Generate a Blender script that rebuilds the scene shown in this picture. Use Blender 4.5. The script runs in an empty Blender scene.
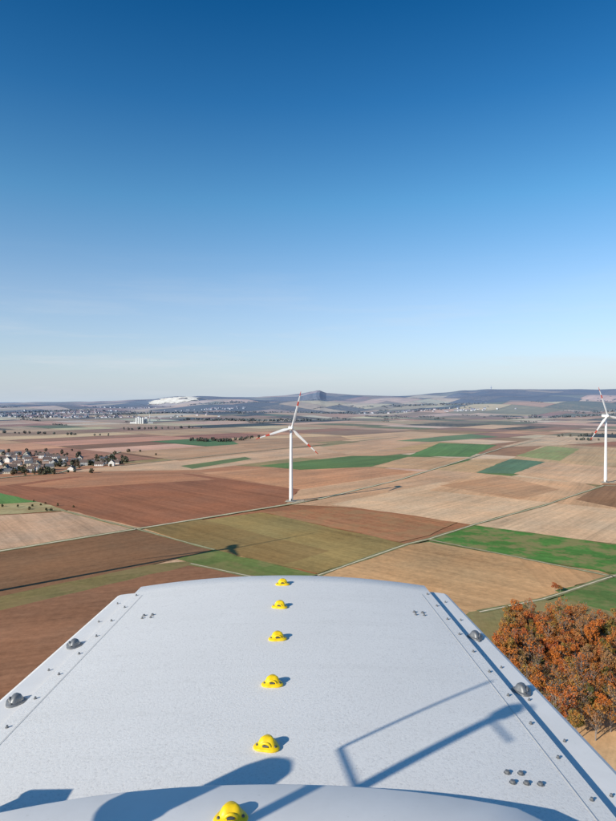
import bpy, math, random
from math import sin, cos, radians, pi
from mathutils import Vector, noise, Matrix
random.seed(7)
S = bpy.context.scene
COL = S.collection
CAMZ = 110.0
# ------------------------------------------------------------------ helpers
def lin(c):
    c = c/255.0
    return c/12.92 if c <= 0.04045 else ((c+0.055)/1.055)**2.4
def alb(r, g, b, k=0.80):
    m_=(r+g+b)/3.0
    r,g,b=[m_*0.06+v*0.94 for v in (r,g,b)]
    return tuple(min(0.8, lin(v)/k) for v in (r, g, b)) + (1.0,)
def gp(u, v):
    """ground point (z=0) from image pixel coordinates u, v, projected down from the camera height"""
    d = CAMZ*600.0/(v-401.0)
    return ((u-308.0)/600.0*d, d)
def new_obj(name, verts, faces, mats=(), smooth=False, parent=None, fm=None):
    me = bpy.data.meshes.new(name)
    me.from_pydata(verts, [], faces)
    for m in mats: me.materials.append(m)
    if fm: me.polygons.foreach_set("material_index", fm)
    if smooth: me.polygons.foreach_set("use_smooth", [True]*len(me.polygons))
    me.update()
    ob = bpy.data.objects.new(name, me)
    COL.objects.link(ob)
    if parent: ob.parent = parent
    return ob
def empty(name, loc=(0, 0, 0), rot=0.0):
    e = bpy.data.objects.new(name, None); e.location = loc; e.rotation_euler = (0, 0, rot)
    COL.objects.link(e); return e
class MB:
    """mesh builder"""
    def __init__(s): s.v=[]; s.f=[]; s.m=[]
    def add(s, vs, fs, mi=0, M=None):
        o=len(s.v)
        if M is not None: vs=[tuple(M@Vector(p)) for p in vs]
        s.v+=vs; s.f+=[tuple(i+o for i in f) for f in fs]; s.m+=[mi]*len(fs)
    def box(s, c, d, mi=0, M=None, taper=1.0):
        x,y,z=c; a,b,h=d[0]/2,d[1]/2,d[2]/2; t=taper
        vs=[(x-a,y-b,z-h),(x+a,y-b,z-h),(x+a,y+b,z-h),(x-a,y+b,z-h),(x-a*t,y-b*t,z+h),(x+a*t,y-b*t,z+h),(x+a*t,y+b*t,z+h),(x-a*t,y+b*t,z+h)]
        s.add(vs,[(3,2,1,0),(4,5,6,7),(0,1,5,4),(1,2,6,5),(2,3,7,6),(3,0,4,7)],mi,M)
    def tube(s, pts, rad, n=10, mi=0, M=None, caps=True):
        pts=[Vector(p) for p in pts]
        if not isinstance(rad,(list,tuple)): rad=[rad]*len(pts)
        vs=[];fs=[]
        for i,p in enumerate(pts):
            d=(pts[min(i+1,len(pts)-1)]-pts[max(i-1,0)]).normalized()
            up=Vector((0,0,1)) if abs(d.z)<0.9 else Vector((1,0,0))
            a=d.cross(up).normalized(); b=d.cross(a).normalized()
            for k in range(n):
                t=2*pi*k/n
                vs.append(tuple(p+(a*cos(t)+b*sin(t))*rad[i]))
        for i in range(len(pts)-1):
            for k in range(n):
                k2=(k+1)%n
                fs.append((i*n+k,i*n+k2,(i+1)*n+k2,(i+1)*n+k))
        if caps:
            fs.append(tuple(range(n-1,-1,-1))); fs.append(tuple((len(pts)-1)*n+k for k in range(n)))
        s.add(vs,fs,mi,M)
    def obj(s, name, mats, smooth=False, parent=None):
        return new_obj(name,s.v,s.f,mats,smooth,parent,s.m)
# ------------------------------------------------------------------ materials
def mat(name):
    m=bpy.data.materials.new(name); m.use_nodes=True
    nt=m.node_tree; b=nt.nodes["Principled BSDF"]
    return m,nt,b
def N(nt,t,**kw):
    n=nt.nodes.new(t)
    for k,v in kw.items():
        if k in n.inputs: n.inputs[k].default_value=v
        else: setattr(n,k,v)
    return n
def math_(nt,op,a,b=None,clamp=False):
    n=nt.nodes.new("ShaderNodeMath"); n.operation=op; n.use_clamp=clamp
    for i,x in enumerate((a,b)):
        if x is None: continue
        if isinstance(x,(int,float)): n.inputs[i].default_value=x
        else: nt.links.new(x,n.inputs[i])
    return n.outputs[0]
def mix(nt,f,a,b,mode='MIX'):
    n=nt.nodes.new("ShaderNodeMix"); n.data_type='RGBA'; n.blend_type=mode
    for s,x in ((n.inputs[0],f),(n.inputs[6],a),(n.inputs[7],b)):
        if isinstance(x,(int,float)): s.default_value=x
        elif isinstance(x,tuple): s.default_value=x
        else: nt.links.new(x,s)
    return n.outputs[2]
def ramp(nt,f,stops,interp='LINEAR'):
    n=nt.nodes.new("ShaderNodeValToRGB"); cr=n.color_ramp; cr.interpolation=interp
    while len(cr.elements)<len(stops): cr.elements.new(0.5)
    for e,(p,c) in zip(cr.elements,stops): e.position=p; e.color=c
    nt.links.new(f,n.inputs[0]); return n.outputs[0]
HAZE=(0.29,0.375,0.545,1)  # blue of the hazy air, painted into surface base colours
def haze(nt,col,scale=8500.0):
    """aerial perspective painted into the base colour: blue mix grows with distance from origin"""
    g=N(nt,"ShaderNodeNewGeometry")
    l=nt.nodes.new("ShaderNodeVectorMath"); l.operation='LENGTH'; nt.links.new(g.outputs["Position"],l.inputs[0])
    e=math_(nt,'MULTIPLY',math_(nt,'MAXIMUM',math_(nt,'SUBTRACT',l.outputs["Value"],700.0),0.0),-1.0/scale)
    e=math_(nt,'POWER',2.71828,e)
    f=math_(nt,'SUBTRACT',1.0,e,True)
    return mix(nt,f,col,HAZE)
def noise_(nt,vec,scale,detail=4,rough=0.55):
    n=N(nt,"ShaderNodeTexNoise",Scale=scale,Detail=detail,Roughness=rough)
    nt.links.new(vec,n.inputs["Vector"]); return n.outputs["Fac"]
def simple(name,color,rough=0.6,metal=0.0,hz=False,nscale=None,namp=0.2,bump=0):
    m,nt,b=mat(name)
    c=color
    b.inputs["Roughness"].default_value=rough; b.inputs["Metallic"].default_value=metal
    if nscale:
        tc=N(nt,"ShaderNodeTexCoord")
        f=noise_(nt,tc.outputs["Object"],nscale)
        lo=tuple(x*(1-namp) for x in color[:3])+(1,); hi=tuple(min(1,x*(1+namp)) for x in color[:3])+(1,)
        c=ramp(nt,f,[(0.3,lo),(0.7,hi)])
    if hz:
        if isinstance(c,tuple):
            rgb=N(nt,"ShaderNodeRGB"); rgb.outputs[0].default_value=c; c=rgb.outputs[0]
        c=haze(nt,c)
    if isinstance(c,tuple): b.inputs["Base Color"].default_value=c
    else: nt.links.new(c,b.inputs["Base Color"])
    return m
# ------------------------------------------------------------------ terrain
def sm(a,b,x):
    t=max(0.0,min(1.0,(x-a)/(b-a))); return t*t*(3-2*t)
PX=[-9000,-4880,-3290,-2200,-1710,-1200,-500,-127,60,160,300,700,1457,2090,2500,2900,3670,4880,9000]
PZ=[56,70,96,126,166,160,186,206,232,252,208,190,182,216,258,286,292,288,270]
def prof(x):
    if x<=PX[0]: return PZ[0]
    for i in range(len(PX)-1):
        if x<=PX[i+1]:
            t=(x-PX[i])/(PX[i+1]-PX[i]); t=t*t*(3-2*t)
            return PZ[i]*(1-t)+PZ[i+1]*t
    return PZ[-1]
HILLS=((2300,5200,1100,460,78),(300,6300,1300,420,78),(-2600,6300,1500,400,48),(3600,6900,1500,440,100),(1500,7500,1200,380,86),(-300,4300,700,320,28),(-900,7300,600,300,52),(3000,4300,900,340,44),(-3600,7600,900,380,46))
def H(x,y):
    d=math.hypot(x,y)
    if d<1900: return 0.0
    yy=max(y,0.0)
    xr=x*9500.0/max(yy,3000.0)
    h=prof(xr)*(sm(6300,9500,yy)*0.85)+0.15*prof(xr)*sm(3500,6500,yy)
    h-= 60*sm(9700,12500,yy)
    a=sm(1900,5000,d)
    h+= a*(20*noise.noise(Vector((x/1500.0,y/1300.0,3.1)))+ (50*sm(3800,7000,d)*(1-.4*sm(8000,9500,d)))*noise.noise(Vector((x/1000.0,y/1000.0,8.4))) + 10*noise.noise(Vector((x/350.0,y/420.0,1.7))))
    h+= a*4
    # quarry hill
    q=math.exp(-(((x+1700)/480.0)**2+((y-7800)/270.0)**2)); h+=104*q
    for cx,cy,sx,sy,hh in HILLS:
        h+=hh*math.exp(-(((x-cx)/sx)**2+((y-cy)/sy)**2))
    return h
# ground sheet
gv=[];gf=[]
NA=420
rs=[0.0,60,120,200,300,420,560,720,900,1100,1300,1500,1700,1900]
r=1900.0
while r<12500: r+=75+ (r-1900)*0.004; rs.append(r)
while r<42000: r*=1.09; rs.append(r)
angs=[]
for i in range(NA): angs.append(radians(30)+radians(120)*i/NA)
for i in range(60): angs.append(radians(150)+radians(240)*i/60)
n=len(angs)
for r in rs[1:]:
    for a in angs:
        x,y=r*cos(a),r*sin(a)
        off=0.25 if r<1900 else 0.25+min(3.5,(r-1900)*0.002)
        gv.append((x,y,H(x,y)-off))
gv.append((0,0,-0.25)); c0=len(gv)-1
for k in range(n): gf.append((c0,k,(k+1)%n))
for j in range(len(rs)-2):
    for k in range(n):
        k2=(k+1)%n
        gf.append((j*n+k,(j+1)*n+k,(j+1)*n+k2,j*n+k2))
mg,nt,b=mat("ground_soil_grass")
g=N(nt,"ShaderNodeNewGeometry")
f1=noise_(nt,g.outputs["Position"],0.004,6)
vor=N(nt,"ShaderNodeTexVoronoi",Scale=0.0035); nt.links.new(g.outputs["Position"],vor.inputs["Vector"])
sep=N(nt,"ShaderNodeSeparateColor"); nt.links.new(vor.outputs["Color"],sep.inputs[0])
c1=ramp(nt,sep.outputs[0],[(0.0,alb(120,95,70)),(0.3,alb(175,145,110)),(0.55,alb(110,118,70)),(0.8,alb(70,75,50))],'CONSTANT')
c2=ramp(nt,f1,[(0.35,alb(112,110,68)),(0.65,alb(156,140,100))])
c=mix(nt,0.65,c1,c2)
l=nt.nodes.new("ShaderNodeVectorMath"); l.operation='LENGTH'; nt.links.new(g.outputs["Position"],l.inputs[0])
ff=math_(nt,'MULTIPLY',math_(nt,'SUBTRACT',l.outputs["Value"],8000.0),1/1800.0,True)
fw=ramp(nt,noise_(nt,g.outputs["Position"],0.0016,6,0.6),[(0.40,alb(52,60,50)),(0.62,alb(96,96,80))])
c=mix(nt,ff,c,fw)
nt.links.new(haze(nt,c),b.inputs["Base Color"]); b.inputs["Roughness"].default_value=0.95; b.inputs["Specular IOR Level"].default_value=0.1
new_obj("ground",gv,gf,[mg],smooth=True)
# ------------------------------------------------------------------ fields
fv=[];ff_=[];fcol=[];fuv=[]
def add_field_grid(P,ux,nx,ny,col,z,keep=None):
    o=len(fv)
    for j in range(ny+1):
        for i in range(nx+1):
            x,y=P(i/nx,j/ny); fv.append((x,y,H(x,y)+z))
    for j in range(ny):
        for i in range(nx):
            if keep and not keep((i+.5)/nx,(j+.5)/ny): continue
            q=(o+j*(nx+1)+i,o+j*(nx+1)+i+1,o+(j+1)*(nx+1)+i+1,o+(j+1)*(nx+1)+i)
            ff_.append(q); fcol.append(col)
            for w in q:
                p=fv[w]; fuv.append((p[0]*ux[0]+p[1]*ux[1],-p[0]*ux[1]+p[1]*ux[0]))
PAL=[((206,168,130),.22),((210,180,144),.18),((192,150,112),.2),((164,122,88),.16),((138,98,70),.07),((158,108,78),.08),((150,132,88),.08),((100,122,70),.05),((86,114,66),.03),((174,160,120),.05)]
PALF=[((204,174,136),.28),((182,150,114),.22),((152,120,90),.16),((138,124,90),.12),((96,106,72),.10),((56,62,48),.17),((208,190,156),.1)]
def pick(pal):
    t=random.random()*sum(w for _,w in pal)
    for c,w in pal:
        t-=w
        if t<=0: return c
    return pal[0][0]
ANG=radians(46); A=(cos(ANG),sin(ANG)); B=(-sin(ANG),cos(ANG))
hedge_edges=[]
def rot(p,q): return (A[0]*p+B[0]*q, A[1]*p+B[1]*q)
def rec(p0,q0,p1,q1,depth):
    w=p1-p0;h=q1-q0
    cx,cy=rot((p0+p1)/2,(q0+q1)/2)
    rad=max(w,h)
    if cy<-900-rad or abs(cx)>0.85*max(cy,0)+900+rad or cy>10400+rad: return
    D=math.hypot(cx,cy)
    big=random.uniform(260,560); small=random.uniform(110,240)
    if D>4500: big*=1.3; small*=1.3
    if max(w,h)>big*1.25 or min(w,h)>small*1.5:
        if (w>h*random.uniform(0.7,1.5)) or h<small:
            if w<small*1.2: pass
            else:
                m=p0+w*random.uniform(.35,.65); rec(p0,q0,m,q1,depth+1); rec(m,q0,p1,q1,depth+1); return
        else:
            m=q0+h*random.uniform(.35,.65); rec(p0,q0,p1,m,depth+1); rec(p0,m,p1,q1,depth+1); return
    if cy<-900 or abs(cx)>0.85*max(cy,0)+900 or cy>10300: return
    g=1.2
    fo=noise.noise(Vector((cx/1100,cy/1100,5.5)))
    if D>2600 or (D>1900 and random.random()<.5):
        c=pick(PALF)
        if H(cx,cy)>112 and fo>-0.10: c=(46,54,44)
        elif D>4200 and fo>0.26: c=(52,58,44)
    else: c=pick(PAL)
    c=tuple(v*random.uniform(.95,1.05) for v in c)
    mott=0.0
    if c[1]>c[0] and random.random()<.5: mott=0.5
    col=alb(*c)[:3]+(mott,)
    nx=max(1,int(w/60));ny=max(1,int(h/60))
    def P(s,t): return rot(p0+g+(w-2*g)*s,q0+g+(h-2*g)*t)
    ux=A if w>h else B
    add_field_grid(P,(ux[0],ux[1]),nx,ny,col,0.0)
    if D>1300:
        hedge_edges.append((p0,q0,p1,q0)); hedge_edges.append((p0,q0,p0,q1))
rec(-9000,-9000,14000,14000,0)
def C(r,g,b,m=0.0): return alb(r,g,b)[:3]+(m,)
HERO=[
 ([(-60,476),(150,462),(330,470),(300,492),(-60,500)],C(176,124,90)),
 ([(60,472),(180,459),(320,446),(345,452),(200,470)],C(205,166,130)),
 ([(120,452),(290,441),(330,444),(180,461)],C(186,146,110)),
 ([(180,466),(245,457),(252,459),(192,469)],C(108,124,78)),
 ([(230,440),(340,436),(352,440),(245,447)],C(176,138,102)),
 ([(320,447),(400,437),(440,441),(352,456)],C(200,158,120)),
 ([(200,473),(330,463),(420,472),(300,490)],C(194,140,102)),
 ([(258,466),(352,456),(408,456),(370,467),(300,470)],C(98,124,70)),
 ([(408,456),(440,443),(497,445),(470,457)],C(96,130,68)),
 ([(395,441),(470,434),(500,437),(430,442)],C(108,130,84)),
 ([(372,467),(408,457),(470,458),(430,470)],C(194,154,114)),
 ([(430,471),(475,459),(510,459),(476,473)],C(196,158,114)),
 ([(476,473),(511,459),(546,462),(514,474)],C(98,126,94)),
 ([(511,459),(548,444),(616,448),(700,456),(600,468),(546,462)],C(192,158,116)),
 ([(516,456),(548,446),(580,449),(560,461)],C(146,154,94,.4)),
 ([(500,447),(546,436),(640,440),(548,446)],C(202,170,134)),
 ([(514,474),(546,462),(640,470),(640,486),(585,484)],C(206,166,128)),
 ([(-120,492),(0,489),(40,502),(-120,512)],C(94,132,72)),
 ([(-120,512),(40,502),(66,511),(-120,523)],C(178,160,114,.5)),
 ([(-120,523),(70,512),(138,529),(-120,575)],C(198,160,128)),
 ([(-20,489),(70,477),(190,474),(300,490),(283,506),(140,528),(84,515),(40,503)],C(156,102,74)),
 ([(20,486),(90,476),(180,474),(215,480),(60,489)],C(178,124,90)),
 ([(285,505),(300,490),(430,470),(476,473),(430,492),(350,508),(310,506)],C(204,160,122)),
 ([(330,505),(440,482),(520,490),(640,512),(640,548),(475,526),(405,515)],C(212,174,136)),
 ([(430,491),(476,473),(585,484),(616,492),(640,512),(520,500)],C(204,160,120)),
 ([(440,486),(500,476),(560,490),(520,500)],C(190,144,106)),
 ([(576,500),(604,484),(700,486),(700,512),(616,508)],C(146,108,78)),
 ([(262,513),(338,508),(458,523),(430,536),(400,543)],C(172,118,82,.4)),
 ([(142,529),(262,513),(408,545),(318,575),(214,551)],C(154,130,80)),
 ([(142,529),(200,520),(330,552),(282,566),(214,551)],C(142,116,72)),
 ([(-200,580),(140,530),(212,551),(150,566),(-200,640)],C(134,98,70)),
 ([(-200,640),(150,566),(196,562),(240,574),(240,577),(-260,660)],C(126,112,70,.3)),
 ([(176,560),(214,551),(318,576),(290,582),(240,576)],C(106,120,64,.3)),
 ([(-600,720),(-260,662),(0,612),(188,567),(300,584),(330,640),(330,800),(-600,1000)],C(148,104,76)),
 ([(318,577),(408,546),(430,543),(604,574),(545,600),(480,613),(420,640),(330,640)],C(196,152,106)),
 ([(430,541),(476,526),(640,549),(700,590),(520,559)],C(80,124,56,.6)),
 ([(520,560),(600,572),(616,578),(560,590),(545,590)],C(188,144,100)),
 ([(556,592),(616,577),(800,596),(800,640),(610,616),(575,602)],C(90,116,60,.4)),
 ([(470,614),(545,602),(575,604),(640,620),(800,680),(800,800),(560,1100),(430,900),(430,650)],C(140,128,82,.3)),
 ([(560,690),(640,720),(800,700),(900,1000),(640,1100),(520,760)],C(202,164,120)),
]
for k,(pts,col) in enumerate(HERO):
    o=len(fv); z=0.05+0.012*k
    P=[gp(*p) for p in pts]
    best=max(range(len(P)),key=lambda i: math.dist(P[i],P[(i+1)%len(P)]))
    dx=P[(best+1)%len(P)][0]-P[best][0]; dy=P[(best+1)%len(P)][1]-P[best][1]; L=math.hypot(dx,dy); ux=(dx/L,dy/L)
    Q=[]
    for i in range(len(P)):
        a0=P[i];b0=P[(i+1)%len(P)]; ns=max(1,min(40,int(math.dist(a0,b0)/14)))
        for s_ in range(ns):
            t=s_/ns; j_=0 if s_==0 else 1.1
            Q.append((a0[0]*(1-t)+b0[0]*t+random.uniform(-j_,j_),a0[1]*(1-t)+b0[1]*t+random.uniform(-j_,j_)))
    for p in Q: fv.append((p[0],p[1],z))
    q=tuple(range(o,o+len(Q))); ff_.append(q); fcol.append(col)
    for w in q:
        p=fv[w]; fuv.append((p[0]*ux[0]+p[1]*ux[1],-p[0]*ux[1]+p[1]*ux[0]))
me=bpy.data.meshes.new("farm_fields"); me.from_pydata(fv,[],ff_)
ca=me.color_attributes.new("fcol",'FLOAT_COLOR','CORNER')
buf=[]
for p,c in zip(me.polygons,fcol):
    for _ in range(p.loop_total): buf+=list(c)
ca.data.foreach_set("color",buf)
uvl=me.uv_layers.new(name="m"); uvl.data.foreach_set("uv",[x for t in fuv for x in t])
mf,nt,b=mat("field_soil_crops")
at=N(nt,"ShaderNodeAttribute",attribute_name="fcol")
g=N(nt,"ShaderNodeNewGeometry"); uvn=N(nt,"ShaderNodeUVMap",uv_map="m")
mp=N(nt,"ShaderNodeMapping"); mp.inputs["Scale"].default_value=(0.005,0.15,1); nt.links.new(uvn.outputs[0],mp.inputs[0])
st=noise_(nt,mp.outputs[0],1.0,6,0.7)
mp2=N(nt,"ShaderNodeMapping"); mp2.inputs["Scale"].default_value=(0.0015,0.022,1); nt.links.new(uvn.outputs[0],mp2.inputs[0])
st2=noise_(nt,mp2.outputs[0],1.0,2,0.5)
big=noise_(nt,g.outputs["Position"],0.009,6,0.65)
fine=noise_(nt,g.outputs["Position"],0.22,6,0.8)
v=math_(nt,'ADD',math_(nt,'MULTIPLY',st,0.95),math_(nt,'MULTIPLY',big,0.85))
v=math_(nt,'ADD',v,math_(nt,'MULTIPLY',fine,1.1))
v=math_(nt,'ADD',v,math_(nt,'MULTIPLY',st2,0.60))
v=math_(nt,'ADD',v,-0.75)
su=N(nt,"ShaderNodeSeparateXYZ"); nt.links.new(uvn.outputs[0],su.inputs[0])
tr=math_(nt,'PINGPONG',su.outputs[1],9.0)
tr=math_(nt,'LESS_THAN',tr,0.5)
v=math_(nt,'MULTIPLY',v,math_(nt,'SUBTRACT',1.0,math_(nt,'MULTIPLY',tr,0.10)))
cb=N(nt,"ShaderNodeCombineColor")
for i in range(3): nt.links.new(v,cb.inputs[i])
c=mix(nt,1.0,at.outputs["Color"],cb.outputs[0],'MULTIPLY')
hp=ramp(nt,noise_(nt,g.outputs["Position"],0.016,5,0.6),[(0.35,(0.90,0.94,0.96,1)),(0.65,(1.07,1.0,0.93,1))])
c=mix(nt,1.0,c,hp,'MULTIPLY')
mn=noise_(nt,g.outputs["Position"],0.045,6,0.65)
mm=ramp(nt,mn,[(0.46,(0,0,0,1)),(0.56,(1,1,1,1))])
c=mix(nt,math_(nt,'MULTIPLY',mm,at.outputs["Alpha"]),c,alb(156,128,88))
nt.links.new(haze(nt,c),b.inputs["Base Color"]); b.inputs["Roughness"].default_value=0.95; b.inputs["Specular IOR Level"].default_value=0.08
me.materials.append(mf)
ob=bpy.data.objects.new("farm_fields",me); COL.objects.link(ob)
# chalk quarry face cut in the hillside
mq,nt,b=mat("chalk"); g=N(nt,"ShaderNodeNewGeometry")
c=ramp(nt,noise_(nt,g.outputs["Position"],0.02,5,.7),[(0.3,(0.62,0.58,0.50,1)),(0.55,(0.88,0.85,0.78,1))])
nt.links.new(c,b.inputs["Base Color"]); b.inputs["Roughness"].default_value=0.95
qv=[];qf=[]
NX,NY=36,22
for j in range(NY+1):
    for i in range(NX+1):
        s,t=i/NX,j/NY; x=-2010+620*s+30*math.sin(t*7); y=7400+380*t+25*math.sin(s*9)
        qv.append((x,y,H(x,y)+5))
for j in range(NY):
    for i in range(NX):
        s,t=(i+.5)/NX,(j+.5)/NY
        if t>0.05+0.5*abs(noise.noise(Vector((s*5,0,2)))) and t<0.98-0.5*(1-s)**2 and noise.noise(Vector((s*4,t*4,9)))<.30:
            qf.append((j*(NX+1)+i,j*(NX+1)+i+1,(j+1)*(NX+1)+i+1,(j+1)*(NX+1)+i))
new_obj("chalk_quarry",qv,qf,[mq],True)
# ------------------------------------------------------------------ tracks
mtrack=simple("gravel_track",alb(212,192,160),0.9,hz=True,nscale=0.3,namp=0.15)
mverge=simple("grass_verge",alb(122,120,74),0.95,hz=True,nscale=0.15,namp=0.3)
tv=MB()
def ribbon(mb,pts,w,z,mi,wob=0.0):
    P=[gp(*p) for p in pts]
    Q=[]
    for i in range(len(P)-1):
        nseg=max(1,int(math.dist(P[i],P[i+1])/18))
        for k in range(nseg):
            t=k/nseg; Q.append((P[i][0]*(1-t)+P[i+1][0]*t,P[i][1]*(1-t)+P[i+1][1]*t))
    Q.append(P[-1]); vs=[];fs=[]
    for i,q in enumerate(Q):
        a=Q[max(0,i-1)];b2=Q[min(len(Q)-1,i+1)]
        dx,dy=b2[0]-a[0],b2[1]-a[1];L=math.hypot(dx,dy) or 1
        nx,ny=-dy/L,dx/L; ww=w*(1+random.uniform(-.25,.25)); o=random.uniform(-wob,wob)
        for s in (-.5,.5): vs.append((q[0]+nx*(s*ww+o),q[1]+ny*(s*ww+o),H(*q)+z))
    for i in range(len(Q)-1): fs.append((2*i,2*i+1,2*i+3,2*i+2))
    mb.add(vs,fs,mi)
ROADS=[([(-200,586),(0,552),(136,530),(270,508),(318,500),(400,480),(455,463),(500,449),(540,440)],2.4),
 ([(291,504),(318,500)],2.2),
 ([(190,565),(240,576),(310,590)],0.8),
 ([(318,577),(408,545),(430,540),(476,525),(545,506),(604,486)],1.1),
 ([(60,511),(136,530),(214,551)],0.5),
 ([(604,486),(760,492)],2.0),
 ([(430,541),(520,559),(604,576),(760,606)],0.6),
 ([(480,614),(545,601),(616,577),(760,560)],0.9),
 ([(120,452),(60,473),(-40,482)],2.2),
 ([(120,466),(250,452),(400,437)],1.8)]
for pts,w in ROADS: ribbon(tv,pts,w+3.2,0.62,1,0.6)
for pts,w in ROADS: ribbon(tv,pts,w,0.66,0,0.3)
tv.obj("dirt_track",[mtrack,mverge])
# ------------------------------------------------------------------ wind turbines
mwhite=simple("turbine_paint_white",(0.80,0.80,0.79,1),0.4,nscale=0.3,namp=0.03)
mred=simple("turbine_paint_red",(0.62,0.07,0.04,1),0.45)
mdark=simple("dark_metal",(0.09,0.095,0.10,1),0.5,0.3)
mconc=simple("concrete",(0.30,0.28,0.24,1),0.9,nscale=1,namp=0.15)
def blade(parent,ang,L,name):
    ns=26; npf=14; vs=[];fs=[];mi=[]
    for i in range(ns):
        t=i/(ns-1); z=1.2+(L-1.2)*t
        if t<0.2: k=t/0.2; k=k*k*(3-2*k); ch=1.7*(1-k)+3.2*k
        else: ch=3.2*(1-((t-0.2)/0.8))**0.9*0.82+0.55
        th=max(0.12,(1.7*(1-min(1,t/0.22))+ch*0.2*min(1,t/0.22)))
        tw=radians(22*(1-t)**2+2)
        for k in range(npf):
            a=2*pi*k/npf
            cx=cos(a)*ch/2 + (ch*0.2*min(1,t/0.2)); cy=sin(a)*th/2*(1-0.45*min(1,t/.2)*(cos(a)*.5+.5))
            x=cx*cos(tw)-cy*sin(tw); y=cx*sin(tw)+cy*cos(tw)-0.9*t*t
            vs.append((x,y,z))
    for i in range(ns-1):
        t=(i+.5)/(ns-1); red=1 if (0.60<t<0.74 or t>0.87) else 0
        for k in range(npf):
            fs.append((i*npf+k,i*npf+(k+1)%npf,(i+1)*npf+(k+1)%npf,(i+1)*npf+k)); mi.append(red)
    fs.append(tuple((ns-1)*npf+k for k in range(npf))); mi.append(1)
    o=new_obj(name,vs,fs,[mwhite,mred],True,parent,mi)
    o.rotation_euler=(0,pi/2-ang,0)
    return o
def lathe(mb,prof_,n=24,mi=0,M=None):
    vs=[];fs=[]
    for r,z in prof_:
        for k in range(n): vs.append((r*cos(2*pi*k/n),r*sin(2*pi*k/n),z))
    for i in range(len(prof_)-1):
        for k in range(n): fs.append((i*n+k,i*n+(k+1)%n,(i+1)*n+(k+1)%n,(i+1)*n+k))
    fs.append(tuple(range(n-1,-1,-1))); fs.append(tuple((len(prof_)-1)*n+k for k in range(n)))
    mb.add(vs,fs,mi,M)
def rotor(parent,loc,angs,L):
    r=empty("rotor",loc); r.parent=parent
    mb=MB(); prof_=[(1.75,1.3),(1.8,.3),(1.75,-.6),(1.5,-1.3),(1.1,-1.9),(.55,-2.3),(.1,-2.45)]
    lathe(mb,[(a,-z) for a,z in prof_],24,0,Matrix.Rotation(radians(90),4,'X'))
    mb.obj("spinner",[mwhite],True,r)
    for i,a in enumerate(angs): blade(r,radians(a),L,"blade_%d"%(i+1))
    return r
def turbine(loc,hub,L,angs,yaw=0):
    e=empty("wind_turbine",(loc[0],loc[1],0),yaw)
    mb=MB(); lathe(mb,[(2.15,0.4),(2.1,6),(1.85,hub*.4),(1.6,hub*.7),(1.25,hub-1.6)],28)
    mb.obj("tower",[mwhite],True,e)
    mb=MB(); lathe(mb,[(5.5,0.1),(5.2,0.9),(3.2,1.2),(2.4,1.25)],28); mb.obj("foundation",[mconc],False,e)
    mb=MB(); mb.box((0,-2.16,2.4),(1.0,.12,2.2),0); mb.box((0,-2.9,.95),(1.3,1.2,.8),1); mb.obj("door",[mdark,mconc],False,e)
    mb=MB(); vs=[];fs=[]; st=[(-2.0,1.45,1.5),(-1.0,1.75,1.75),(1,1.9,1.9),(5,1.9,1.9),(7.2,1.6,1.7),(8,1.2,1.4)]; nn=20
    for y,a,c in st:
        for k in range(nn):
            t=2*pi*k/nn; cx=abs(cos(t))**.45*(1 if cos(t)>0 else -1); cz=abs(sin(t))**.45*(1 if sin(t)>0 else -1)
            vs.append((cx*a,y,cz*c+hub))
    for i in range(len(st)-1):
        for k in range(nn): fs.append((i*nn+k,(i+1)*nn+k,(i+1)*nn+(k+1)%nn,i*nn+(k+1)%nn))
    fs.append(tuple(range(nn))); fs.append(tuple((len(st)-1)*nn+k for k in reversed(range(nn))))
    mb.add(vs,fs); mb.tube([(0,6.2,hub+1.7),(0,6.2,hub+3.6)],.07,8); mb.tube([(-.9,6.2,hub+3.0),(.9,6.2,hub+3.0)],.06,8)
    mb.obj("nacelle",[mwhite],True,e)
    rotor(e,(0,-3.4,hub),angs,L)
    return e
turbine(gp(291,502),80.5,41,(76,-44,196),radians(14))
turbine(gp(606,483),90,41,(111,231,351),radians(10))
turbine((-211,318),92,41,(95,215,335),radians(5))
mb=MB()
for (u,v) in ((291,502),(606,483)):
    x,y=gp(u,v)
    mb.add([(x-7,y-6,.72),(x+8,y-7,.72),(x+15,y-3,.72),(x+14,y+9,.72),(x-5,y+8,.72)],[(0,1,2,3,4)])
mb.obj("gravel_pad",[simple("pad_gravel",alb(176,158,128),0.95,nscale=.4,namp=.3)])
# ------------------------------------------------------------------ own turbine with nacelle under the camera
own=empty("wind_turbine",(-0.19,0,0),0.0133)
ZR=CAMZ-2.0
mroof,nt,b=mat("nacelle_gelcoat")
tc=N(nt,"ShaderNodeTexCoord")
f=noise_(nt,tc.outputs["Object"],60.0,5,0.8); f2=noise_(nt,tc.outputs["Object"],1.1,6,0.65); f3=noise_(nt,tc.outputs["Object"],9.0,5,0.75)
c=ramp(nt,f,[(0.32,(0.64,0.62,0.59,1)),(0.47,(0.86,0.84,0.80,1)),(0.70,(0.90,0.88,0.84,1))])
f2r=ramp(nt,f2,[(0.35,(0,0,0,1)),(0.7,(1,1,1,1))])
c=mix(nt,math_(nt,'MULTIPLY',f2r,0.22),c,(0.70,0.68,0.64,1))
d=ramp(nt,f3,[(0.60,(0,0,0,1)),(0.74,(1,1,1,1))])
c=mix(nt,math_(nt,'MULTIPLY',d,0.30),c,(0.58,0.56,0.51,1))
mpp=N(nt,"ShaderNodeMapping"); mpp.inputs["Scale"].default_value=(0.5,7.0,1); nt.links.new(tc.outputs["Object"],mpp.inputs[0])
sk=ramp(nt,noise_(nt,mpp.outputs[0],1.0,5,.7),[(0.52,(0,0,0,1)),(0.75,(1,1,1,1))])
c=mix(nt,math_(nt,'MULTIPLY',sk,0.15),c,(0.56,0.54,0.49,1))
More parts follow.
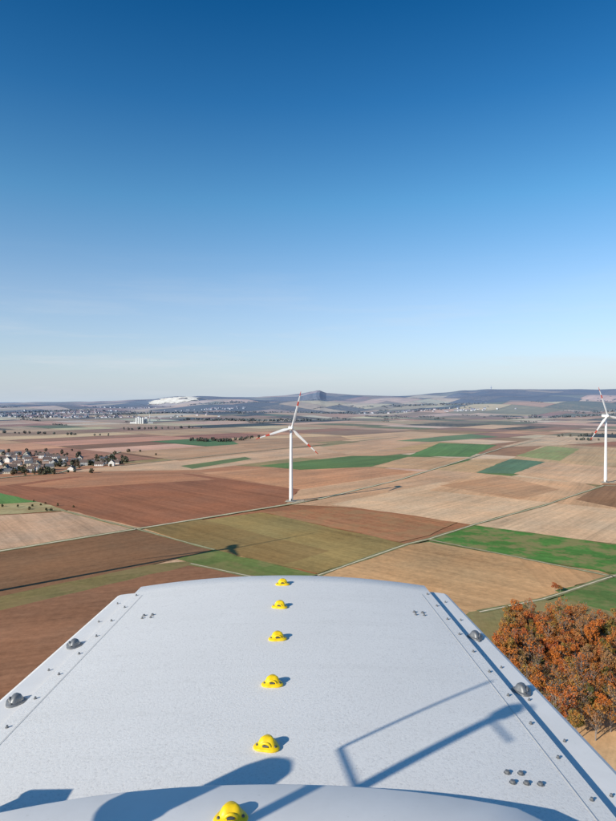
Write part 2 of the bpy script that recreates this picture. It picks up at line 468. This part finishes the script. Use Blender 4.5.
nt.links.new(c,b.inputs["Base Color"]); b.inputs["Roughness"].default_value=0.75; b.inputs["Specular IOR Level"].default_value=0.2
bp=N(nt,"ShaderNodeBump",Strength=0.55,Distance=0.004); nt.links.new(f,bp.inputs["Height"]); nt.links.new(bp.outputs[0],b.inputs["Normal"])
mside,nt,b=mat("nacelle_smooth_paint")
tc=N(nt,"ShaderNodeTexCoord")
f2=noise_(nt,tc.outputs["Object"],2.3,6,0.7); f3=noise_(nt,tc.outputs["Object"],40,3,0.7)
c=ramp(nt,f2,[(0.35,(0.80,0.78,0.745,1)),(0.7,(0.88,0.86,0.825,1))])
d=ramp(nt,f3,[(0.66,(0,0,0,1)),(0.74,(1,1,1,1))]); c=mix(nt,math_(nt,'MULTIPLY',d,0.3),c,(0.5,0.49,0.46,1))
nt.links.new(c,b.inputs["Base Color"]); b.inputs["Roughness"].default_value=0.6; b.inputs["Specular IOR Level"].default_value=0.25
def hw(y): return 1.60+0.045*(6.7-y)
def ow(y): return hw(y)+0.225+0.016*(6.7-y)
def zr(x,y): return -0.085*(x/hw(y))**2
mb=MB(); nx=32
def yend(x): return -0.13*(abs(x)/1.6)**2.2
vs=[];fs=[]
rows=[]
for j in range(46):
    yb=-4+10.85*j/45
    row=[]
    for i in range(nx+1):
        s=-1+2*i/nx
        y=yb; x=s*hw(y); y+=yend(x)*sm(3,6.85,yb)
        row.append((x,y,ZR+zr(x,yb)))
    rows.append(row)
for dz,dy in ((0.012,0.02),(0.04,0.032),(0.10,0.036)):
    rows.append([(p[0],p[1]+dy,p[2]-dz) for p in rows[45]])
for r_ in rows: vs+=r_
for j in range(len(rows)-1):
    for i in range(nx):
        a=j*(nx+1)+i; fs.append((a,a+1,a+nx+2,a+nx+1))
for i0 in (0,nx):
    o=len(vs)
    for j in range(46):
        p=rows[j][i0]; sx=-1 if i0==0 else 1
        vs.append((p[0]+sx*0.004,p[1],p[2]-0.004)); vs.append((p[0]+sx*0.006,p[1],p[2]-0.065))
    for j in range(45):
        a=o+2*j; fs.append((a,a+1,a+3,a+2))
        fs.append((j*(nx+1)+i0,a,a+2,(j+1)*(nx+1)+i0))
mb.add(vs,fs); mb.obj("roof_panel",[mroof],True,own)
bpy.data.objects["roof_panel"].modifiers.new("e","EDGE_SPLIT").split_angle=radians(35)
mb=MB()
vs=[];fs=[]
def section(yb):
    h_=hw(yb); o_=ow(yb)
    pts=[(h_-.05,-.130),(h_+.02,-.130),(h_+.12,-.134),(o_-.03,-.140),(o_,-.152),(o_+.015,-.185),(o_+.03,-.6),(o_+.02,-1.6),(o_-.05,-2.9),(o_-.3,-3.3)]
    full=[(-x,z) for x,z in reversed(pts)]+pts
    return full
stations=[]
for j in range(28):
    yb=-4+10.78*j/27
    stations.append([(x,yb+yend(min(abs(x),1.95))*sm(3,6.85,yb),ZR+z) for x,z in section(yb)])
last=stations[-1]
stations.append([(x*.995,y+.03,z-.02) for x,y,z in last])
stations.append([(x*.985,y+.05,z-.08) for x,y,z in last])
stations.append([(x*.97,y+.02,z-.4 if z>ZR-1 else z+.05) for x,y,z in last])
npf=len(last)
for s_ in stations: vs+=s_
for j in range(len(stations)-1):
    for i in range(npf-1):
        if i==npf//2-1: continue
        a=j*npf+i; fs.append((a,a+1,a+npf+1,a+npf))
    fs.append((j*npf+npf-1,j*npf,(j+1)*npf,(j+1)*npf+npf-1))
fs.append(tuple(range(npf))); fs.append(tuple((len(stations)-1)*npf+k for k in reversed(range(npf))))
mb.add(vs,fs); o=mb.obj("nacelle_shell",[mside],True,own); o.modifiers.new("e","EDGE_SPLIT").split_angle=radians(12)
mseam=simple("seam_sealant",(0.64,0.63,0.61,1),0.7)
mb=MB()
for sx in (-1,1):
    vs=[];fs=[]
    for j in range(30):
        yb=-3.9+10.4*j/29; x=sx*(hw(yb)-.115)
        for q in (-.003,.003): vs.append((x+q,yb+yend(x)*sm(3,6.85,yb),ZR+zr(x,yb)+.0035))
    for j in range(29): fs.append((2*j,2*j+1,2*j+3,2*j+2))
    mb.add(vs,fs)
mb.obj("panel_seam",[mseam],False,own)
mbolt=simple("bolt_steel",(0.25,0.25,0.25,1),0.45,0.5)
mb=MB()
def bolt(x,y,r=.013,zoff=None,h=.010):
    z=ZR+(zr(x,y) if zoff is None else zoff)
    lathe(mb,[(r*1.5,0.0),(r*1.5,.003),(r,.004),(r,.004+h),(r*.7,.006+h)],8,0,Matrix.Translation((x,y,z)))
yy=-1.0
while yy<6.5:
    for sx in (-1,1):
        bolt(sx*(hw(yy)-.055),yy,.008)
    yy+=0.37
yy=1.1
while yy<6.6:
    for sx in (-1,1): bolt(sx*(hw(yy)+.11),yy,.007,-.1335)
    yy+=0.52
for bx,by in ((-1.30,5.72),(-1.22,5.72),(1.30,5.78),(1.38,5.78)): 
    bolt(bx,by,.012); bolt(bx,by-.07,.009)
for i in range(3):
    for j in range(2): 
        if (i,j)!=(2,1): bolt(1.33+.075*i,3.17+.085*j,.013)
        bolt(-1.66+.06*i,3.05+.09*j,.012)
mb.obj("bolts",[mbolt],False,own)
myel=simple("anchor_yellow",(0.88,0.60,0.01,1),0.42,nscale=30,namp=0.12)
def anchor(x,y,zb,sc=1.0,rz=0.0,m=None,name="anchor_point"):
    mb=MB(); n=36
    def ring(rx,ry,z,dy=0.0,k=.13): 
        out=[]
        for i in range(n):
            a=2*pi*i/n; r_=1+k*cos(3*(a-pi/2))
            out.append((rx*r_*cos(a),ry*r_*sin(a)+dy,z))
        return out
    rings=[ring(.072,.066,0),ring(.074,.068,.008),ring(.070,.064,.013),ring(.052,.046,.017,.002),ring(.045,.038,.034,.004),ring(.036,.027,.050,.007),ring(.022,.014,.058,.010)]
    vs=[p for r_ in rings for p in r_]; fs=[]
    for j in range(len(rings)-1):
        for i in range(n): fs.append((j*n+i,j*n+(i+1)%n,(j+1)*n+(i+1)%n,(j+1)*n+i))
    fs.append(tuple((len(rings)-1)*n+i for i in range(n)))
    mb.add(vs,fs)
    pts=[]
    for i in range(15):
        t=pi*i/14; pts.append((cos(t)*.028,-.031-.004*sin(t),.014+sin(t)*.024))
    mb.tube(pts,.0075,8)
    mb.tube([(-.017,-.0375,.022),(.017,-.0375,.022)],[.007,.007],8,1)
    for sx in (-1,1): lathe(mb,[(.008,.0),(.008,.007),(.005,.010)],8,1,Matrix.Translation((sx*.054,-.022,.013)))
    o=mb.obj(name,[m or myel,mdark],True,own); o.location=(x,y,zb); o.scale=(sc,sc,sc); o.rotation_euler=(0,0,rz)
    o.modifiers.new("e","EDGE_SPLIT").split_angle=radians(50)
    return o
for i,yv in enumerate((6.52,5.80,5.02,4.21,3.44)):
    anchor(-0.005*(i%2),yv,ZR+0.001,1.0,random.uniform(-.25,.25))
mgrey=simple("cast_grey",(0.22,0.225,0.23,1),0.5,0.4,nscale=20,namp=.2)
for sx in (-1,1):
    for yv in (5.36 if sx>0 else 5.22,4.35 if sx>0 else 4.24,2.2):
        anchor(sx*(hw(yv)+.115),yv,ZR-.135,1.02,sx*1.2,mgrey,"lifting_cleat")
mb=MB(); outline=[]
K=28
for i in range(K+1):
    x=-1.42+2.84*i/K; outline.append((x,2.92-0.20*abs(x/1.42)**2.2-(0.22*max(0,(abs(x)-1.2)/.22)**2)))
outline+= [(1.46,2.2),(1.46,-2.5),(-1.46,-2.5),(-1.46,2.2)]
def offs(k): return [(x*(1-k),(y-1.0)*(1-k)+1.0) for x,y in outline]
rings=[(0.0,-.06),(0.0,.10),(.005,.122),(.016,.134),(.2,.142),(.6,.15)]
vs=[];fs=[];m_=len(outline)
for k,z in rings:
    vs+=[(x,y,ZR+z+ (zr(x,y)*.8)) for x,y in offs(k)]
for j in range(len(rings)-1):
    for i in range(m_): fs.append((j*m_+i,j*m_+(i+1)%m_,(j+1)*m_+(i+1)%m_,(j+1)*m_+i))
fs.append(tuple((len(rings)-1)*m_+i for i in range(m_)))
fs=[tuple(reversed(f)) for f in fs]
mb.add(vs,fs); o=mb.obj("hatch_lid",[mside],True,own); o.modifiers.new("e","EDGE_SPLIT").split_angle=radians(40)
anchor(-0.12,2.66,ZR+.135,1.0,.1)
mb=MB()
mb.tube([(-1.74,1.25,ZR-.15),(-1.74,1.25,ZR+1.83)],.030,12)
mb.tube([(-1.74,1.25,ZR+1.30),(-1.80,1.62,ZR+1.30)],.012,8)
mb.tube([(-1.80,1.62,ZR+1.30),(-1.80,1.62,ZR+1.93)],.010,8)
mb.tube([(-1.74,1.25,ZR+1.80),(-1.70,1.0,ZR+1.80)],.010,8)
lathe(mb,[(.05,0),(.055,.08),(.02,.12)],12,0,Matrix.Translation((-1.74,1.25,ZR+1.83)))
mb.obj("met_mast",[mgrey],True,own)
mb=MB()
mb.tube([(-1.72,1.80,ZR-.15),(-1.72,1.80,ZR+.78)],.035,12)
lathe(mb,[(.09,.76),(.14,.78),(.14,.83),(.125,.84),(.125,.98),(.10,1.04),(.05,1.07)],18,1,Matrix.Translation((-1.72,1.80,ZR)))
mb.obj("obstruction_light",[mgrey,mred],True,own)
mb=MB(); mb.box((-1.86,2.33,ZR+.12),(.22,.34,.52)); mb.box((-1.86,2.33,ZR+.395),(.26,.38,.03)); mb.box((-1.86,2.15,ZR+.12),(.16,.02,.40),0)  # unseen box, added to throw a shadow band across the near left roof
o=mb.obj("shadow_caster_box",[mgrey],False,own); o.modifiers.new("b","BEVEL").width=.008
mb=MB()
for yv in (-1.2,.1,.9): mb.tube([(-1.9,yv,ZR-.2),(-1.9,yv,ZR+.55)],.022,10)
for zv in (.28,.55): mb.tube([(-1.9,-1.2,ZR+zv),(-1.9,.9,ZR+zv)],.02,10)
mb.obj("guard_rail",[mgrey],True,own)
mb=MB(); lathe(mb,[(2.4,0.3),(2.2,30),(1.95,70),(1.6,ZR-3.3)],28,0,Matrix.Translation((0,-.5,0))); mb.obj("tower",[mwhite],True,own)
rotor(own,(0,-6.2,ZR-1.6),(88,208,328),41)
# ------------------------------------------------------------------ trees
def leafmat(name,stops,hz=False,wr=.62,wn=.16,wt=.28,ns=.5):
    m,nt,b=mat(name)
    oi=N(nt,"ShaderNodeObjectInfo"); g=N(nt,"ShaderNodeNewGeometry")
    at=N(nt,"ShaderNodeAttribute",attribute_name="tint")
    f=noise_(nt,g.outputs["Position"],ns,3)
    sp=N(nt,"ShaderNodeSeparateColor"); nt.links.new(at.outputs["Color"],sp.inputs[0])
    t=math_(nt,'ADD',math_(nt,'MULTIPLY',oi.outputs["Random"],wr),math_(nt,'MULTIPLY',f,wn))
    t=math_(nt,'ADD',t,math_(nt,'MULTIPLY',sp.outputs[0],wt),True)
    c=ramp(nt,t,stops)
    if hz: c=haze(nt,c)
    nt.links.new(c,b.inputs["Base Color"]); b.inputs["Roughness"].default_value=0.8; b.inputs["Specular IOR Level"].default_value=0.15
    return m
mleaf=leafmat("autumn_leaves",[(0.10,(0.075,0.095,0.025,1)),(0.20,(0.17,0.14,0.035,1)),(0.28,(0.36,0.20,0.05,1)),(0.40,(0.44,0.15,0.035,1)),(0.54,(0.52,0.16,0.03,1)),(0.66,(0.38,0.085,0.03,1)),(0.76,(0.46,0.20,0.055,1)),(0.88,(0.24,0.14,0.08,1)),(0.97,(0.56,0.34,0.08,1))],wr=.72,wn=.14,wt=.22)
mbark=simple("bark",(0.24,0.20,0.17,1),0.9,nscale=3,namp=.3)
def tree_mesh(seed,h=12,leaves=1500,rad=3.6,ls=0.30):
    rnd=random.Random(seed); mb=MB(); tint=[]
    mb.tube([(0,0,-.5),(rnd.uniform(-.2,.2),rnd.uniform(-.2,.2),h*.35),(rnd.uniform(-.4,.4),rnd.uniform(-.4,.4),h*.7),(0,0,h*.95)],[.24,.18,.10,.03],6)
    cl=[]
    for i in range(15):
        a=rnd.uniform(0,2*pi); z0=h*rnd.uniform(.25,.65); rr=rad*rnd.uniform(.35,.95); z1=min(h*.97,z0+h*rnd.uniform(.12,.38))
        e=(cos(a)*rr,sin(a)*rr,z1)
        mb.tube([(0,0,z0),(e[0]*.5,e[1]*.5,(z0+z1)/2+.1),e],[.09,.06,.02],5)
        for _ in range(5):
            e2=(e[0]+rnd.uniform(-1.2,1.2),e[1]+rnd.uniform(-1.2,1.2),e[2]+rnd.uniform(.2,1.8)); mb.tube([e,e2],[.035,.015],4)
        cl.append((e,rnd.uniform(.7,1.6),rnd.random()))
    cl.append(((0,0,h*.92),1.2,rnd.random()))
    tint=[0.5]*len(mb.f)
    for k in range(leaves):
        c,r_,tn=rnd.choice(cl)
        while True:
            p=Vector((rnd.uniform(-1,1),rnd.uniform(-1,1),rnd.uniform(-1,1)))
            if p.length<1: break
        p=p.normalized()*(p.length**.5)
        p=Vector(c)+Vector((p.x*r_,p.y*r_,p.z*r_*.9))
        nrm=Vector((rnd.gauss(0,1),rnd.gauss(0,1),rnd.gauss(.5,1))).normalized()
        a=nrm.orthogonal().normalized(); b2=nrm.cross(a); s_=ls*rnd.uniform(.5,1.2)
        o=len(mb.v); mb.v+=[tuple(p+a*s_),tuple(p+b2*s_*.7),tuple(p-a*s_),tuple(p-b2*s_*.7)]; mb.f.append((o,o+1,o+2,o+3)); mb.m.append(1)
        tint.append(min(1,max(0,tn*.6+rnd.random()*.4)))
    me=bpy.data.meshes.new("tree_mesh"); me.from_pydata(mb.v,[],mb.f); me.materials.append(mbark); me.materials.append(mleaf)
    me.polygons.foreach_set("material_index",mb.m)
    ca=me.color_attributes.new("tint",'FLOAT_COLOR','CORNER'); buf=[]
    for p,t in zip(me.polygons,tint):
        for _ in range(p.loop_total): buf+=[t,t,t,1]
    ca.data.foreach_set("color",buf)
    return me
variants=[tree_mesh(i,h=[13,11,12.5,12,10,11.5,9][i],leaves=[1700,1400,1800,420,1500,160,1300][i],rad=random.uniform(2.5,3.6)) for i in range(7)]
def inpoly(x,y,P):
    c=False;j=len(P)-1
    for i in range(len(P)):
        if (P[i][1]>y)!=(P[j][1]>y) and x<(P[j][0]-P[i][0])*(y-P[i][1])/(P[j][1]-P[i][1])+P[i][0]: c=not c
        j=i
    return c
grove=empty("autumn_grove")
GP=[gp(*p) for p in ((496,668),(502,640),(520,626),(560,622),(620,630),(690,646),(740,700),(660,742),(612,738),(598,752),(560,742),(520,720))]
xs=[p[0] for p in GP]; ys_=[p[1] for p in GP]
placed=[];tries=0
while tries<9000 and len(placed)<340:
    tries+=1
    x=random.uniform(min(xs),max(xs)); y=random.uniform(min(ys_),max(ys_))
    if not inpoly(x,y,GP): continue
    if any((x-a)**2+(y-b_)**2<3.3**2 for a,b_ in placed): continue
    placed.append((x,y))
for i,(x,y) in enumerate(placed):
    vi=random.choice((0,1,2,4,6)) if random.random()<.72 else random.choice((3,3,5))
    if y<235 and random.random()<.5: vi=random.choice((3,5))
    o=bpy.data.objects.new("tree_%d"%(i+1),variants[vi]); COL.objects.link(o); o.parent=grove
    s_=random.uniform(.6,1.12); o.location=(x,y,.3); o.scale=(s_,s_,s_*random.uniform(.85,1.15)); o.rotation_euler=(0,0,random.uniform(0,6.28))
x,y=gp(556,594)
for dx,sc in ((0,.55),(3,.4)):
    o=bpy.data.objects.new("autumn_tree",variants[0]); COL.objects.link(o); o.location=(x+dx,y,.3); o.scale=(sc*1.1,sc*1.1,sc*.8)
mbelt=leafmat("belt_leaves",[(0.0,(0.04,0.055,0.022,1)),(0.35,(0.075,0.075,0.035,1)),(0.6,(0.13,0.095,0.045,1)),(0.85,(0.19,0.115,0.055,1))],True,0.3,.16,.6,.02)
bv=[];bf=[];bt=[]
def clump(x,y,h,r,nq,tn,rnd=random):
    z0=H(x,y)
    for _ in range(nq):
        u=rnd.uniform(-1,1);a=rnd.uniform(0,2*pi); w=math.sqrt(max(0,1-u*u))
        p=Vector((x+w*cos(a)*r*rnd.uniform(.6,1),y+w*sin(a)*r*rnd.uniform(.6,1),z0+h*.52+u*h*.46))
        nrm=Vector((w*cos(a)+rnd.gauss(0,.5),w*sin(a)+rnd.gauss(0,.5),u+rnd.gauss(.2,.5))).normalized()
        aa=nrm.orthogonal().normalized(); bb=nrm.cross(aa); s_=r*rnd.uniform(.28,.5)
        o=len(bv); bv.extend([tuple(p+aa*s_),tuple(p+bb*s_),tuple(p-aa*s_),tuple(p-bb*s_)]); bf.append((o,o+1,o+2,o+3)); bt.append(min(1,max(0,tn+rnd.uniform(-.15,.15))))
def flush(name):
    me=bpy.data.meshes.new(name); me.from_pydata(bv,[],bf); me.materials.append(mbelt)
    ca=me.color_attributes.new("tint",'FLOAT_COLOR','CORNER'); buf=[]
    for t in bt: buf+=[t,t,t,1]*4
    ca.data.foreach_set("color",buf)
    o=bpy.data.objects.new(name,me); COL.objects.link(o)
    bv.clear();bf.clear();bt.clear()
BELTS=[((-60,470),(60,474),50,7),((-60,452),(120,460),50,8),((60,467),(125,462),30,8),((192,441),(230,441.5),40,8),
 ((232,441),(262,437),22,7),((0,433),(110,436),20,8),((20,505),(60,511),14,3),((560,437),(616,434),16,8),((570,440),(616,441),10,7),
 ((120,430),(200,428),20,9)]
for a,b_,nn,hh in BELTS:
    A0=gp(*a);B0=gp(*b_)
    for i in range(nn):
        t=random.random(); x=A0[0]*(1-t)+B0[0]*t+random.gauss(0,8); y=A0[1]*(1-t)+B0[1]*t+random.gauss(0,12)
        h_=hh*random.uniform(.6,1.25); clump(x,y,h_,h_*random.uniform(.35,.55),46,random.random()*.7)
cnt=0
random.shuffle(hedge_edges)
for e in hedge_edges:
    ax,ay=rot(e[0],e[1]);bx,by=rot(e[2],e[3]); D=math.hypot((ax+bx)/2,(ay+by)/2)
    if D<2900: continue
    if D>7800 or random.random()>.12: continue
    if abs(ax)>.7*ay: continue
    L=math.hypot(bx-ax,by-ay); st_=9 if D<3500 else 14; k=int(L/st_); tn0=random.random()*.6
    t0=random.uniform(0,.4); t1=random.uniform(.6,1)
    for i in range(k):
        t=(i+random.random())/k
        if t<t0 or t>t1: continue
        h_=random.uniform(3.5,7)*(1 if D<3500 else 1.25)
        clump(ax+(bx-ax)*t,ay+(by-ay)*t+random.gauss(0,3),h_,h_*(.9 if D<3500 else 1.2),12 if D<3500 else 8,tn0+random.uniform(0,.15)); cnt+=1
    if cnt>5200: break
for (cx,cy,rx,ry,nn) in ((-300,3300,400,60,110),(1900,3900,500,80,140),(-900,4600,700,100,250),(2500,4300,500,110,220),(300,5000,800,100,260),(-2600,5200,800,120,260),(1500,6000,900,100,260),(-400,6900,900,120,240),(3300,6500,900,180,240),(-3300,6900,1000,150,220)):
    for i in range(nn):
        x=cx+random.gauss(0,rx*.5); y=cy+random.gauss(0,ry*.5)+40*sin(x/170.0); h_=random.uniform(8,13); clump(x,y,h_,h_*1.1,10,random.random()*.5)
flush("tree_belt")
# ------------------------------------------------------------------ houses
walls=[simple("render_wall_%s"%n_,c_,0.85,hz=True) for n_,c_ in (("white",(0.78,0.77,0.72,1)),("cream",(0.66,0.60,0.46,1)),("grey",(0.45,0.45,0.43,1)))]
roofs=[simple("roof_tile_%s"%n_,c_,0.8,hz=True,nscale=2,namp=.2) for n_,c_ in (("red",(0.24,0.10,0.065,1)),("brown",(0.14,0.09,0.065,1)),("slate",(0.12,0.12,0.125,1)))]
mglass=simple("window_glass",(0.05,0.06,0.08,1),0.15)
def house_into(mb,w,d,h,rh,M,windows=True,chim=True,wi=0,ri=1):
    a,b_=w/2,d/2
    mb.add([(-a,-b_,0),(a,-b_,0),(a,b_,0),(-a,b_,0),(-a,-b_,h),(a,-b_,h),(a,b_,h),(-a,b_,h),(-a,0,h+rh),(a,0,h+rh)],[(0,1,5,4),(2,3,7,6),(1,2,6,9,5),(3,0,4,8,7)],wi,M)
    e=.45; sl=rh/b_; t=.18
    for sy in (-1,1):
        y0=sy*(b_+e); z0=h-e*sl
        mb.add([(-a-e,y0,z0+.05),(a+e,y0,z0+.05),(a+e,0,h+rh+.05),(-a-e,0,h+rh+.05),(-a-e,y0,z0+.05+t),(a+e,y0,z0+.05+t),(a+e,0,h+rh+.05+t),(-a-e,0,h+rh+.05+t)],[(0,1,2,3),(4,5,6,7),(0,1,5,4),(1,2,6,5),(3,0,4,7)],ri,M)
    if windows:
        for sy in (-1,1):
            k=max(2,int(w/3))
            for fl in range(max(1,int(h/2.8))):
                for i in range(k):
                    x=-a+w*(i+.5)/k; z=1.0+fl*2.8
                    mb.add([(x-.55,sy*(b_+.03),z),(x+.55,sy*(b_+.03),z),(x+.55,sy*(b_+.03),z+1.3),(x-.55,sy*(b_+.03),z+1.3)],[(0,1,2,3)],2,M)
    if chim: mb.box((a*.4,d*.12,h+rh+.1),(.7,.7,1.6),0,M)
hm=[]
for i in range(9):
    mb=MB(); house_into(mb,random.uniform(9,17),random.uniform(8,10.5),random.choice((3.2,3.4,5.8,6)),random.uniform(2.6,4.2),None)
    o=mb.obj("tmp",[walls[i%3 if i%2 else 0],roofs[(i*2)%3 if i%3 else 1],mglass]); hm.append(o.data); bpy.data.objects.remove(o)
VIL=[gp(*p) for p in ((-90,476),(30,475),(75,470),(120,466),(118,463),(60,460),(28,453),(-90,452))]
pl=[];t_=0
xs=[p[0] for p in VIL]; ys_=[p[1] for p in VIL]
while len(pl)<110 and t_<14000:
    t_+=1; x=random.uniform(min(xs),max(xs)); y=random.uniform(min(ys_),max(ys_))
    if not inpoly(x,y,VIL) or any((x-a)**2+(y-c_)**2<15.5**2 for a,c_ in pl): continue
    pl.append((x,y))
    o=bpy.data.objects.new("house",random.choice(hm)); COL.objects.link(o); o.location=(x,y,.2); o.rotation_euler=(0,0,random.choice((.15,.15,.15+pi/2,.4))+random.uniform(-.12,.12))
for i in range(260):
    x=random.uniform(min(xs)-20,max(xs)+10); y=random.uniform(min(ys_)-10,max(ys_)+30)
    if not inpoly(x,y,VIL) and random.random()<.8: continue
    if any((x-a)**2+(y-c_)**2<8**2 for a,c_ in pl): continue
    h_=random.uniform(4,8); clump(x,y,h_,h_*.5,50,random.random()*.5)
flush("village_trees")
mb=MB(); 
for (cx,cy,rx,ry,nn) in ((-1750,3900,900,200,190),(-1500,4700,700,160,80),(-2300,4300,700,240,100),(800,5000,420,80,60),(1300,4800,300,70,30),(2400,3300,260,60,26),(-2300,5600,700,120,70),(-3100,5300,500,120,70),(-900,5900,400,80,45),(-1900,6400,500,80,45)):
    for i in range(nn):
        x=cx+random.gauss(0,rx*.42); y=cy+random.gauss(0,ry*.42)
        M=Matrix.Translation((x,y,H(x,y)-.5))@Matrix.Rotation(random.uniform(0,pi),4,'Z')
        s_=random.uniform(.9,1.5)
        house_into(mb,13*s_,9*s_,5*s_,4*s_,M,False,False,random.choice((0,3)),random.choice((1,4)))
mb.obj("distant_town",[walls[0],roofs[0],mglass,walls[2],roofs[2]])
for i in range(380):
    cx,cy,rx,ry=random.choice(((-1750,3900,900,240),(-1500,4700,700,200),(-2300,4300,700,280),(800,5000,500,100)))
    h_=random.uniform(6,11); clump(cx+random.gauss(0,rx*.45),cy+random.gauss(0,ry*.5),h_,h_*.8,10,random.random()*.5)
flush("town_trees")
x,y=gp(143,424); z=H(x,y)
mb=MB(); M=Matrix.Translation((x,y,z))@Matrix.Rotation(.2,4,'Z')@Matrix.Diagonal((.75,.75,.8,1))
mb.box((0,0,11),(50,26,22),3,M); mb.box((0,0,22.6),(52,28,1.2),1,M); mb.box((-55,5,6),(50,30,12),0,M); mb.box((45,4,5),(36,30,10),3,M); mb.box((18,0,32),(14,14,18),0,M)
for i in range(4): lathe(mb,[(6,0),(6,34),(4,37),(1,38)],16,0,M@Matrix.Translation((-30+13*i-8,-20,0)))
mb.tube([(42,10,0),(42,10,55)],[2.2,1.6],12,0,M)
for i in range(5): mb.box((-20+9*i,-13.2,15),(5,.3,3),2,M)
mb.obj("factory",[walls[0],roofs[2],mglass,walls[2]])
x,y=(2880,9450); z=H(x,y)
mb=MB(); mb.tube([(x,y,z-5),(x,y,z+22),(x,y,z+60)],[9,7,1.5],10); lathe(mb,[(9,18),(12,22),(12,28),(7,31)],14,0,Matrix.Translation((x,y,z)))
mb.obj("radio_tower",[walls[2]])
# ------------------------------------------------------------------ light, sky
SAZ=(-0.767,-0.642); EL=radians(24.5)
sd=Vector((SAZ[0]*cos(EL),SAZ[1]*cos(EL),sin(EL)))
L_=bpy.data.lights.new("sun","SUN"); L_.energy=5.0; L_.angle=radians(0.5); L_.color=(1,0.925,0.80)
so=bpy.data.objects.new("sun",L_); COL.objects.link(so); so.rotation_euler=sd.to_track_quat('Z','Y').to_euler()
w=bpy.data.worlds.new("World"); S.world=w; w.use_nodes=True; nt=w.node_tree
bg=nt.nodes["Background"]
sky=nt.nodes.new("ShaderNodeTexSky"); sky.sky_type='NISHITA'; sky.sun_disc=False; sky.sun_elevation=EL; sky.sun_rotation=math.atan2(SAZ[0],SAZ[1])%(2*pi)
sky.altitude=200; sky.air_density=1.0; sky.dust_density=0.4; sky.ozone_density=3.0
tc=nt.nodes.new("ShaderNodeTexCoord"); sx=nt.nodes.new("ShaderNodeSeparateXYZ"); nt.links.new(tc.outputs["Generated"],sx.inputs[0])
zc=math_(nt,'MAXIMUM',sx.outputs[2],0.0)
tint=ramp(nt,zc,[(0.0,(0.95,.90,1,1)),(0.165,(0.90,0.94,1,1)),(0.31,(0.46,0.88,1.0,1)),(0.44,(0.17,0.63,0.88,1)),(0.56,(0.04,0.45,0.73,1)),(1.0,(0.08,0.42,0.62,1))])
c=mix(nt,1.0,sky.outputs[0],tint,'MULTIPLY')
hz_=math_(nt,'POWER',2.71828,math_(nt,'MULTIPLY',zc,-1/0.085))
K_=0.15
c=mix(nt,math_(nt,'MULTIPLY',hz_,0.93),c,(0.50/K_,0.60/K_,0.715/K_,1))
mp=nt.nodes.new("ShaderNodeMapping"); mp.inputs["Scale"].default_value=(1.6,1.6,16.0); mp.inputs["Rotation"].default_value=(0,radians(3),0); nt.links.new(tc.outputs["Generated"],mp.inputs[0])
cn=ramp(nt,noise_(nt,mp.outputs[0],2.2,7,0.62),[(0.50,(0,0,0,1)),(0.80,(1,1,1,1))])
band=ramp(nt,zc,[(0.0,(.5,.5,.5,1)),(0.06,(1,1,1,1)),(0.14,(.35,.35,.35,1)),(0.24,(.0,.0,.0,1))])
c=mix(nt,math_(nt,'MULTIPLY',math_(nt,'MULTIPLY',cn,band),0.6),c,(0.72/K_,0.76/K_,0.80/K_,1))
nt.links.new(c,bg.inputs[0]); bg.inputs[1].default_value=K_
# ------------------------------------------------------------------ camera
cd=bpy.data.cameras.new("camera"); cam=bpy.data.objects.new("camera",cd); COL.objects.link(cam)
cd.sensor_fit='VERTICAL'; cd.sensor_height=36; cd.sensor_width=27; cd.lens=36*600/821.0
cd.clip_start=0.05; cd.clip_end=100000
cam.location=(0,0,CAMZ); cam.rotation_euler=(radians(90)-math.atan(9.5/600),0,0)
S.camera=cam
S.view_settings.view_transform='Standard'; S.view_settings.look='None'; S.view_settings.exposure=0
